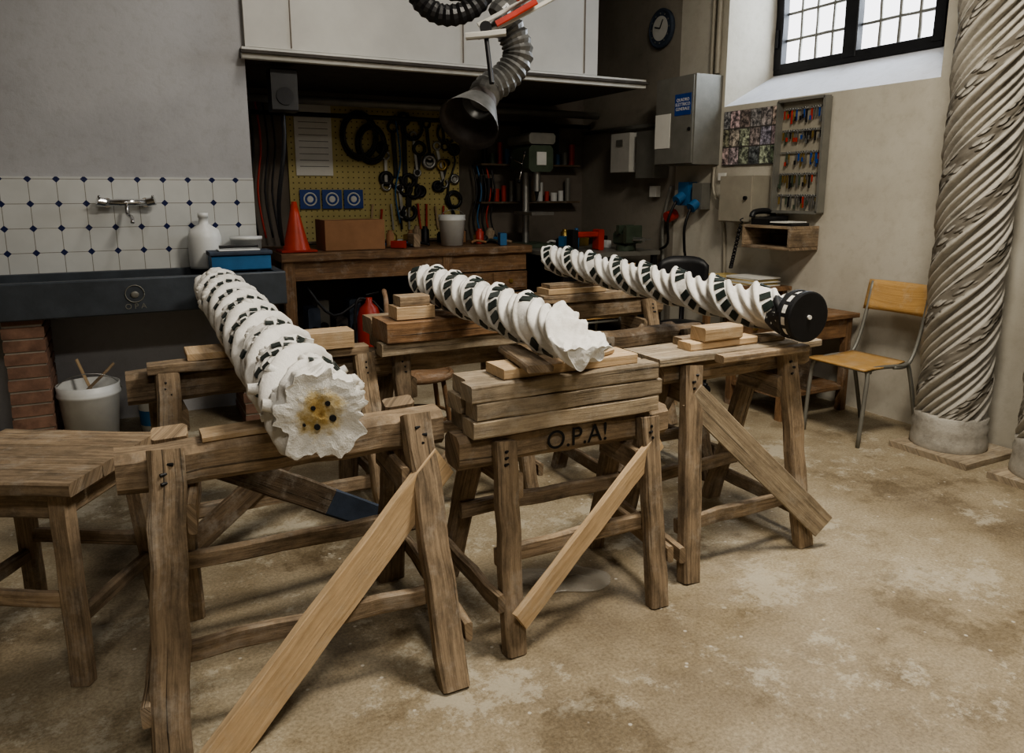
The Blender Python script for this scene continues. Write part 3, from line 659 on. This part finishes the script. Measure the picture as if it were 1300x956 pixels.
# ------------------------------------------------------------------ sink area
b=B('stone_sink'); X0,X1=-3.9,.92; Y0,Y1=4.9,5.48; Z0,Z1=.79,1.0
b.box(X0,X1,Y0,Y0+.06,Z0,Z1,'slate',.008); b.box(X0,X1,Y1-.05,Y1,Z0,Z1,'slate'); b.box(X0,X1,Y0+.06,Y1-.05,Z0,Z0+.06,'slate'); b.box(X1-.06,X1,Y0+.06,Y1-.05,Z0+.06,Z1,'slate'); b.box(X0,X0+.06,Y0+.06,Y1-.05,Z0+.06,Z1,'slate'); b.box(-1.3,-1.2,Y0+.06,Y1-.05,Z0+.06,Z1,'slate')
b.ring((.05,4.896,.91),.05,.003,'grey_steel',(0,1,0)); b.blob((.05,4.896,.905),.024,.004,.02,'grey_steel')
b.kids.append(('O P A',(.05,4.897,.835),(math.pi/2,0,0),.045,'grey_steel','carved_lettering'))
for px in (-.64,.62,-2.6):
    z=0; k=0
    while z<Z0-.02:
        b.box(px+random.uniform(0,.01),px+.21,4.96,5.42,z,min(z+.062,Z0-.002),'brick',.004,.002); b.box(px+.008,px+.2,4.968,5.41,z+.062,min(z+.076,Z0-.001),'mortar',.001); z+=.076
b.done()
b=B('mixer_tap'); x=.06
b.cyl((x-.11,5.48,1.43),(x-.11,5.43,1.43),.03,'chrome'); b.cyl((x+.11,5.48,1.43),(x+.11,5.43,1.43),.03,'chrome'); b.tube([(x-.12,5.42,1.43),(x+.12,5.42,1.43)],.022,'chrome',12,0,1); b.tube([(x,5.42,1.42),(x,5.38,1.36),(x+.02,5.28,1.34),(x+.02,5.24,1.31)],.012,'chrome')
for sx in(-1,1): b.cyl((x+sx*.12,5.42,1.43),(x+sx*.165,5.41,1.44),.028,'chrome'); b.tube([(x+sx*.15,5.40,1.45),(x+sx*.15,5.35,1.47)],.008,'chrome',smooth_n=1)
b.done()
def bucket(name,c,r,h,mat,band=None,handle=True,r0=.82):
    b=B(name); b.lathe(c,[(0,0),(r*r0,0),(r*(r0+.15),h*.8),(r*1.03,h*.82),(r*1.03,h*.86),(r,h*.88),(r*1.02,h),(r*.97,h),(r*.78,.01),(0,.012)],mat,(0,0,1),28,True,False)
    if band: b.lathe(c,[(r*(r0+.045),h*.2),(r*(r0+.12),h*.65)],band,(0,0,1),28,True,False)
    if handle: b.ring((c[0],c[1],c[2]+h*.86),r*1.05,.003,'steel',(0,1,.5),20,.75,math.pi,2*math.pi)
    return b
b=bucket('plastic_bucket',(-.25,5.09,0),.17,.36,'white_plastic'); b.plank((-.33,5.09,.25),(-.1,5.08,.47),.03,.015,'wood_old'); b.plank((-.2,5.1,.2),(-.3,5.16,.5),.02,.01,'wood_pine'); b.done()
bucket('paint_can',(.10,5.12,0),.10,.27,'white_plastic','sky_blue').done()
bucket('white_bucket',(2.66,6.28,1.024),.12,.27,'white_plastic').done()
b=B('plastic_jug'); b.lathe((.50,5.37,1.001),[(.0,0),(.10,0),(.105,.02),(.105,.2),(.09,.25),(.03,.29),(.028,.33),(.033,.33),(.033,.36),(0,.36)],'white_plastic'); b.done()
b=B('blue_toolbox'); b.box(.50,.86,5.04,5.24,1.001,1.10,'sky_blue',.01); b.box(.49,.87,5.03,5.25,1.10,1.125,'slate_blue',.006); b.plank((.56,5.14,1.15),(.80,5.14,1.15),.03,.02,'black_plastic'); b.box(.55,.8,5.06,5.22,1.127,1.135,'white_plastic'); b.done()
b=B('plastic_tub'); b.lathe((.76,5.365,1.001),[(0,0),(.09,0),(.10,.18),(.105,.18),(.105,.2),(0,.2)],'white_plastic'); b.done()
# ------------------------------------------------------------------ workbench
b=B('workbench'); b.box(1.10,3.32,5.98,6.92,.955,1.02,'wood_bench',.006,.002)
b.box(1.14,3.28,6.02,6.06,.80,.955,'wood_bench',.003)
b.box(2.55,3.28,6.0,6.05,.62,.79,'wood_bench',.003); b.box(2.57,2.9,5.985,6.0,.64,.78,'wood_bench'); b.box(2.93,3.26,5.985,6.0,.64,.78,'wood_bench'); b.box(2.57,3.26,5.985,6.0,.44,.6,'wood_bench')
for x in(2.73,3.1): b.cyl((x,5.985,.71),(x,5.965,.71),.018,'brass')
b.box(2.55,3.28,6.05,6.9,.1,.79,'wood_dark')
for x in(1.16,2.5):
    for y in(6.05,6.85): b.plank((x,y,0),(x,y,.955),.09,.09,'wood_bench',(0,1,0))
b.box(1.2,2.5,6.1,6.8,.2,.24,'wood_dark')
for k in range(9):
    x=1.38+.12*k;y=random.uniform(6.2,6.5); b.box(x-.05,x+.05,y-.1,y+.1,.242,.242+random.uniform(.15,.38),random.choice(['black_iron','slate_blue','hood_shade_dark','grey_steel']),.012)
    b.cyl((x,y-.1,.36),(x,y-.13,.36),.035,'black_iron')
b.tube([(1.3,6.1,.75),(1.5,6.05,.5),(1.8,6.1,.62),(2.0,6.05,.45),(2.3,6.1,.7)],.012,'black_plastic')
b.done()
b=B('fire_extinguisher'); ex,ey=1.70,5.72; b.lathe((ex,ey,0),[(0,0),(.09,0),(.095,.02),(.095,.52),(.07,.60),(.028,.64),(.028,.68),(0,.68)],'red_paint'); b.tube([(ex,ey,.66),(ex-.1,ey-.02,.66),(ex-.13,ey-.03,.4),(ex-.12,ey-.03,.2)],.012,'black_plastic'); b.plank((ex-.02,ey,.70),(ex+.08,ey-.02,.72),.02,.012,'black_iron'); b.done()
b=B('pegboard_panel'); b.obox((2.215,6.985,1.66),(1.65,0,0),(0,.02,0),(0,0,1.25),'pegboard')
for z in (1.04,2.285): b.obox((2.215,6.975,z),(1.67,0,0),(0,.03,0),(0,0,.02),'wood_dark')
b.done()
b=B('hanging_tools'); Yp=6.95
for (x,z,R,n) in ((2.02,2.00,.17,3),(2.14,1.93,.14,3),(2.9,2.05,.09,1),(2.55,2.08,.10,2),(2.95,1.42,.08,2)):
    for k in range(n): b.ring((x+random.uniform(-.02,.02),Yp-.02*k,z),R-.014*k,.013,'black_plastic',(0,1,0),28,1.25 if R>.12 else 1)
def wrench(x,z,l,w,tilt=0,mat='black_iron'):
    dx=math.sin(tilt);dz=math.cos(tilt); b.plank((x,Yp,z),(x+dx*l,Yp,z-dz*l),.012,w,mat,(1,0,0),.002); b.ring((x,Yp,z+w),w*1.15,w*.35,mat,(0,1,0),16); b.ring((x+dx*(l+w),Yp,z-dz*(l+w)),w*1.3,w*.4,mat,(0,1,0),16,1,-1.0,4.1)
wrench(2.36,2.05,.42,.04,.05); wrench(2.47,2.12,.55,.045,.0); wrench(2.62,1.85,.30,.05,-.2); wrench(2.28,1.8,.22,.03,.0,'steel'); wrench(2.8,1.9,.3,.03,.2,'steel'); wrench(2.9,1.75,.2,.025,-.3)
wrench(2.7,2.1,.25,.03,.1); wrench(2.5,1.55,.2,.05,0); wrench(2.56,2.0,.3,.025,.1,'steel'); wrench(2.86,2.15,.2,.025,.1); wrench(2.41,1.5,.18,.03,.1,'steel')
for (x,z,r) in ((2.28,1.62,.07),(2.72,1.78,.075),(2.85,1.75,.06),(2.25,1.9,.06),(2.98,1.9,.06),(2.62,1.5,.06),(2.98,1.62,.05),(2.80,1.55,.055)): b.lathe((x,6.965,z),[(r,0),(r,.025),(r*.5,.03),(r*.5,.01)],random.choice(['black_iron','steel','brass']),(0,-1,0),20)
for k in range(10): x=2.14+.09*k; b.plank((x,Yp,1.33+random.uniform(0,.06)),(x+random.uniform(-.03,.03),Yp,1.14),.012,.02,random.choice(['steel','black_iron','red_paint','wood_pine']),(1,0,0))
b.tube([(2.38,Yp-.01,2.2),(2.42,Yp-.02,1.8),(2.36,Yp-.02,1.5),(2.4,Yp-.02,1.2)],.008,'sky_blue')
b.tube([(2.9,Yp-.01,2.0),(2.98,Yp-.02,1.8),(2.9,Yp-.02,1.5),(3.0,Yp-.02,1.2)],.009,'black_plastic'); b.done()
b=B('paper_chart'); b.obox((1.62,6.965,1.95),(.33,0,0),(0,.008,0),(0,0,.62),'paper')
for k in range(9): b.obox((1.62,6.960,1.72+.055*k),(.26,0,0),(0,.002,0),(0,0,.006),'grey_steel')
b.done()
b=B('safety_sign_plates')
for x in(1.56,1.76,1.96): b.obox((x,6.95,1.43),(.18,0,0),(0,.008,0),(0,0,.17),'blue_paint'); b.ring((x,6.944,1.43),.055,.007,'paper',(0,1,0),20); b.blob((x,6.944,1.43),.03,.003,.03,'paper')
b.done()
b=B('cardboard_box'); b.box(1.48,1.98,6.12,6.45,1.024,1.27,'cardboard',.002); b.plank((1.48,6.285,1.272),(1.98,6.285,1.272),.05,.002,'paper_yellow'); b.done()
b=B('traffic_cone'); b.box(1.12,1.40,6.06,6.32,1.024,1.04,'red_paint'); b.lathe((1.26,6.19,1.04),[(.11,0),(.075,.13),(.045,.26),(.02,.38),(0,.38)],'orange_paint',(0,0,1),20); b.done()
def clutter(x0,x1,y0,y1,z,n,skip=None):
    b=B('bench_tool_clutter')
    for k in range(n):
        x=random.uniform(x0,x1);y=random.uniform(y0,y1)
        if skip and skip(x,y): continue
        h=random.uniform(.05,.20); t=random.choice(['black_iron','steel','red_paint','green_machine','brass','wood_old','black_plastic','black_iron','white_plastic','cardboard','sky_blue'])
        r=random.random()
        if r<.45: q=random.uniform(.02,.05); b.lathe((x,y,z),[(q,0),(q,h*.8),(q*.6,h*.88),(q*.6,h)],t,(0,0,1),14)
        elif r<.8: b.box(x-.06,x+.06,y-.03,y+.03,z,z+h*.6,t,.004,0,1.0,random.uniform(0,3))
        else: b.tube([(x-.07,y,z+.015),(x,y+.04,z+.03),(x+.07,y-.02,z+.015)],.012,t)
    b.done()
clutter(2.09,3.24,6.05,6.75,1.024,46,lambda x,y:2.46<x<2.86 and y<6.5)
b=B('steel_workbench'); b.box(3.36,4.4,5.5,6.9,.93,.97,'grey_steel')
for x in(3.40,4.36):
    for y in(5.54,6.86): b.plank((x,y,0),(x,y,.93),.05,.05,'black_iron',(0,1,0))
b.box(3.38,4.38,5.52,6.88,.35,.38,'black_iron'); b.box(3.5,4.2,5.7,6.5,.381,.75,'black_iron'); b.done()
clutter(3.85,4.34,5.95,6.7,.972,16)
b=B('drill_press'); x,y=3.55,6.45
b.box(x-.16,x+.16,y-.22,y+.16,.972,1.01,'green_machine',.01); b.cyl((x,y+.08,1.01),(x,y+.08,2.0),.035,'steel'); b.box(x-.13,x+.13,y-.22,y+.14,1.68,1.92,'green_machine',.03); b.box(x-.14,x+.14,y-.24,y+.2,1.93,2.03,'grey_steel',.03); b.cyl((x,y-.14,1.68),(x,y-.14,1.5),.035,'steel'); b.cyl((x,y-.14,1.5),(x,y-.14,1.42),.022,'black_iron',.008); b.box(x-.12,x+.12,y-.26,y+.1,1.28,1.31,'steel',.005); b.cyl((x,y+.18,1.72),(x,y+.18,1.92),.08,'grey_steel')
for k in range(3):
    a=k*2.09+.4; b.tube([(x-.14,y-.12,1.75),(x-.19,y-.12+.16*math.cos(a),1.75+.16*math.sin(a))],.008,'chrome',smooth_n=1); b.blob((x-.19,y-.12+.16*math.cos(a),1.75+.16*math.sin(a)),.018,.018,.018,'black_plastic')
b.box(x-.05,x+.05,y-.23,y-.22,1.74,1.86,'white_plastic'); b.done()
b=B('bench_vise'); x,y=4.1,5.62
b.cyl((x,y,.972),(x,y,1.02),.09,'green_machine'); b.box(x-.06,x+.06,y-.08,y+.12,1.02,1.14,'green_machine',.02); b.box(x-.085,x+.085,y+.0,y+.04,1.12,1.2,'green_machine',.005); b.box(x-.085,x+.085,y-.12,y-.07,1.04,1.2,'green_machine',.008); b.cyl((x,y-.07,1.08),(x,y-.26,1.08),.02,'steel'); b.cyl((x-.1,y-.24,1.08),(x+.1,y-.24,1.08),.008,'steel'); b.done()
b=B('red_clamp_tool'); b.box(3.62,3.95,5.75,5.83,1.09,1.14,'red_paint',.01); b.box(3.6,3.66,5.74,5.84,.972,1.16,'black_iron',.01); b.box(3.88,3.94,5.74,5.84,.972,1.16,'red_paint',.01); b.cyl((3.95,5.79,1.08),(4.0,5.79,1.08),.02,'black_iron'); b.done()
b=B('wall_tool_shelf'); b.box(3.2,4.35,6.8,6.98,1.38,1.4,'wood_dark'); b.box(3.2,4.35,6.8,6.98,1.75,1.77,'wood_dark')
for k in range(26):
    x=3.24+k*.042; z=[1.401,1.771][k%2]; h=random.uniform(.08,.26); b.cyl((x,6.89,z),(x,6.89,z+h),random.uniform(.022,.036),random.choice(['black_iron','red_paint','grey_steel','green_machine','wood_old','white_plastic','paper_yellow','sky_blue','black_iron']))
b.done()
b=B('wall_panel_box'); b.obox((3.95,6.96,2.02),(.42,0,0),(0,.06,0),(0,0,.34),'slate_blue'); b.obox((3.95,6.92,2.02),(.34,0,0),(0,.02,0),(0,0,.28),'black_plastic'); b.done()
b=B('hanging_cables')
for k in range(5):
    x=1.0+.06*k; b.tube([(x,6.9,2.3),(x+.03,6.88,1.9),(x-.02,6.88,1.5),(x+.02,6.86,1.1)],.009,random.choice(['black_plastic','black_plastic','black_plastic','red_paint']))
for k in range(5):
    x=3.15+.05*k; b.tube([(x,6.9,1.75),(x+.03,6.86,1.5),(x-.02,6.86,1.25),(x+.02,6.84,1.05)],.009,['black_plastic','sky_blue','black_plastic','red_paint','black_plastic'][k])
b.tube([(1.1,5.75,2.34),(1.12,5.7,1.9),(1.06,5.75,1.4),(1.1,5.9,1.1)],.016,'black_plastic'); b.done()
b=B('wall_speaker'); b.box(1.02,1.2,5.55,5.7,2.05,2.335,'black_plastic',.01); b.cyl((1.11,5.55,2.15),(1.11,5.54,2.15),.06,'black_iron'); b.done()
b=B('bentwood_chair'); cx,cy=1.48,4.05
b.ring((cx,cy,.45),.20,.018,'wood_bench',(0,0,1)); b.lathe((cx,cy,.445),[(0,0),(.19,0),(.19,.015),(0,.018)],'wood_bench')
for a in (.6,2.2,3.8,5.4): b.tube([(cx+.17*math.cos(a),cy+.17*math.sin(a),.44),(cx+.21*math.cos(a),cy+.21*math.sin(a),.2),(cx+.24*math.cos(a),cy+.24*math.sin(a),0)],.015,'wood_bench')
b.ring((cx,cy,.2),.19,.01,'wood_bench',(0,0,1))
b.tube([(cx-.17,cy-.08,.44),(cx-.22,cy-.15,.75),(cx-.2,cy-.08,.9),(cx-.17,cy+.05,.94),(cx-.12,cy+.18,.9),(cx-.1,cy+.22,.75),(cx-.08,cy+.17,.44)],.014,'wood_bench')
b.done()
# ------------------------------------------------------------------ extraction arm
CA=lambda a,bb,z:V((.887*a+.462*bb,-.462*a+.887*bb,z))
b=B('fume_extraction_arm')
bell=CA(-.215,3.86,1.83); ax=(CA(-.30,-.62,-.62)).normalized()
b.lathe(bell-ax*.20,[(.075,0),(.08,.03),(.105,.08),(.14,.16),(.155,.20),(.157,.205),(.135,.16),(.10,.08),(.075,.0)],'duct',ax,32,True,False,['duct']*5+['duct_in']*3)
nk=bell-ax*.2
b.tube([nk,nk-ax*.08,CA(-.03,4.1,2.09),CA(.03,4.12,2.19),CA(0,4.12,2.30),CA(-.08,4.1,2.38)],.075,'duct',16,1,7)
b.tube([CA(-.42,4.0,2.75),CA(-.48,4.0,2.55),CA(-.46,4.0,2.44),CA(-.36,4.0,2.37),CA(-.24,4.0,2.38),CA(-.15,4.02,2.46),CA(-.12,4.05,2.62)],.05,'black_plastic',14,1,7)
b.tube([CA(-.06,4.1,2.75),CA(-.14,4.1,2.56),CA(-.28,4.1,2.50),CA(-.40,4.1,2.58),CA(-.42,4.1,2.8)],.045,'black_plastic',14,1,6)
for off in (0,.06):
    b.plank(CA(-.17,3.95,2.25+off),CA(.62,4.05,2.66+off),.018,.022,'white_paint')
b.plank(CA(-.08,3.93,2.31),CA(.12,3.95,2.42),.022,.03,'red_paint'); b.plank(CA(.02,3.91,2.42),CA(.5,4.0,2.68),.022,.025,'red_paint')
b.plank(CA(-.23,3.92,2.25),CA(-.03,3.92,2.27),.05,.03,'white_paint'); b.cyl(CA(-.13,3.9,2.29),CA(-.13,4.0,2.29),.03,'black_iron')
b.cyl(CA(-.13,3.94,2.26),CA(-.10,3.85,2.02),.012,'black_iron')
b.cyl(CA(.45,4.02,2.58),CA(.45,4.02,3.99),.05,'white_paint'); b.tube([CA(-.08,4.1,2.38),CA(.1,4.15,2.6),CA(.3,4.15,3.0),CA(.4,4.12,3.6),CA(.4,4.12,3.99)],.06,'duct',14,1,6)
b.tube([CA(-.42,4.0,2.75),CA(-.4,4.0,3.3),CA(-.38,4.0,3.99)],.05,'black_plastic',14,1,8)
b.done()
b=B('plastic_sheet')
sheet(b,lambda u,v:V((1.27+.30*u+.04*math.sin(v*5),2.2+.22*v+.03*math.sin(u*6),.004+.018*abs(math.sin(u*13+v*6)*math.sin(v*11))*math.sin(3.14*u)*math.sin(3.14*v))),18,14,(0,0,.001),'clear_plastic'); b.done()
# ------------------------------------------------------------------ lights
def unseen_light(name,x,y,sx,sy,power,col):  # unseen housing and area lamp, added to light the room
    b=B(name); b.box(x-sx/2-.05,x+sx/2+.05,y-sy/2-.05,y+sy/2+.05,H-.06,H-.001,'white_paint'); o=b.done()
    l=bpy.data.lights.new(name+'_lamp','AREA'); l.shape='RECTANGLE'; l.size=sx; l.size_y=sy; l.energy=power; l.color=col
    k=bpy.data.objects.new(name+'_lamp',l); scn.collection.objects.link(k); k.parent=o; k.location=V((x,y,H-.075))-o.location
unseen_light('unseen_ceiling_light',2.3,1.5,.9,.6,140,(1,.93,.81))
unseen_light('unseen_ceiling_light',.2,-.9,.9,.5,72,(1,.95,.87))  # added fill from the camera side, brightens the trestle fronts
unseen_light('unseen_ceiling_light',1.2,4.3,.3,.9,20,(1,.95,.86))
l=bpy.data.lights.new('window_daylight','AREA'); l.shape='RECTANGLE'; l.size=1.4; l.size_y=1.2; l.energy=75; l.color=(.80,.90,1)
k=bpy.data.objects.new('window_daylight',l); scn.collection.objects.link(k); k.location=(5.4,4.1,3.3); k.rotation_euler=(0,math.radians(70),0)
w=bpy.data.worlds.new('sky'); scn.world=w; w.use_nodes=True; bg=w.node_tree.nodes['Background']; bg.inputs[0].default_value=(.95,.94,.97,1); bg.inputs[1].default_value=3.2
try: scn.view_settings.look='AgX - Medium High Contrast'
except Exception as ex: print(ex)
# ------------------------------------------------------------------ camera
cam=bpy.data.cameras.new('camera'); co=bpy.data.objects.new('camera',cam); scn.collection.objects.link(co)
co.location=(0,0,1.5); co.rotation_euler=(math.radians(90-11.31),0,math.radians(-27.5)); cam.sensor_width=36; cam.lens=950/1300*36; cam.shift_y=-45/1300; cam.clip_start=.05
scn.camera=co
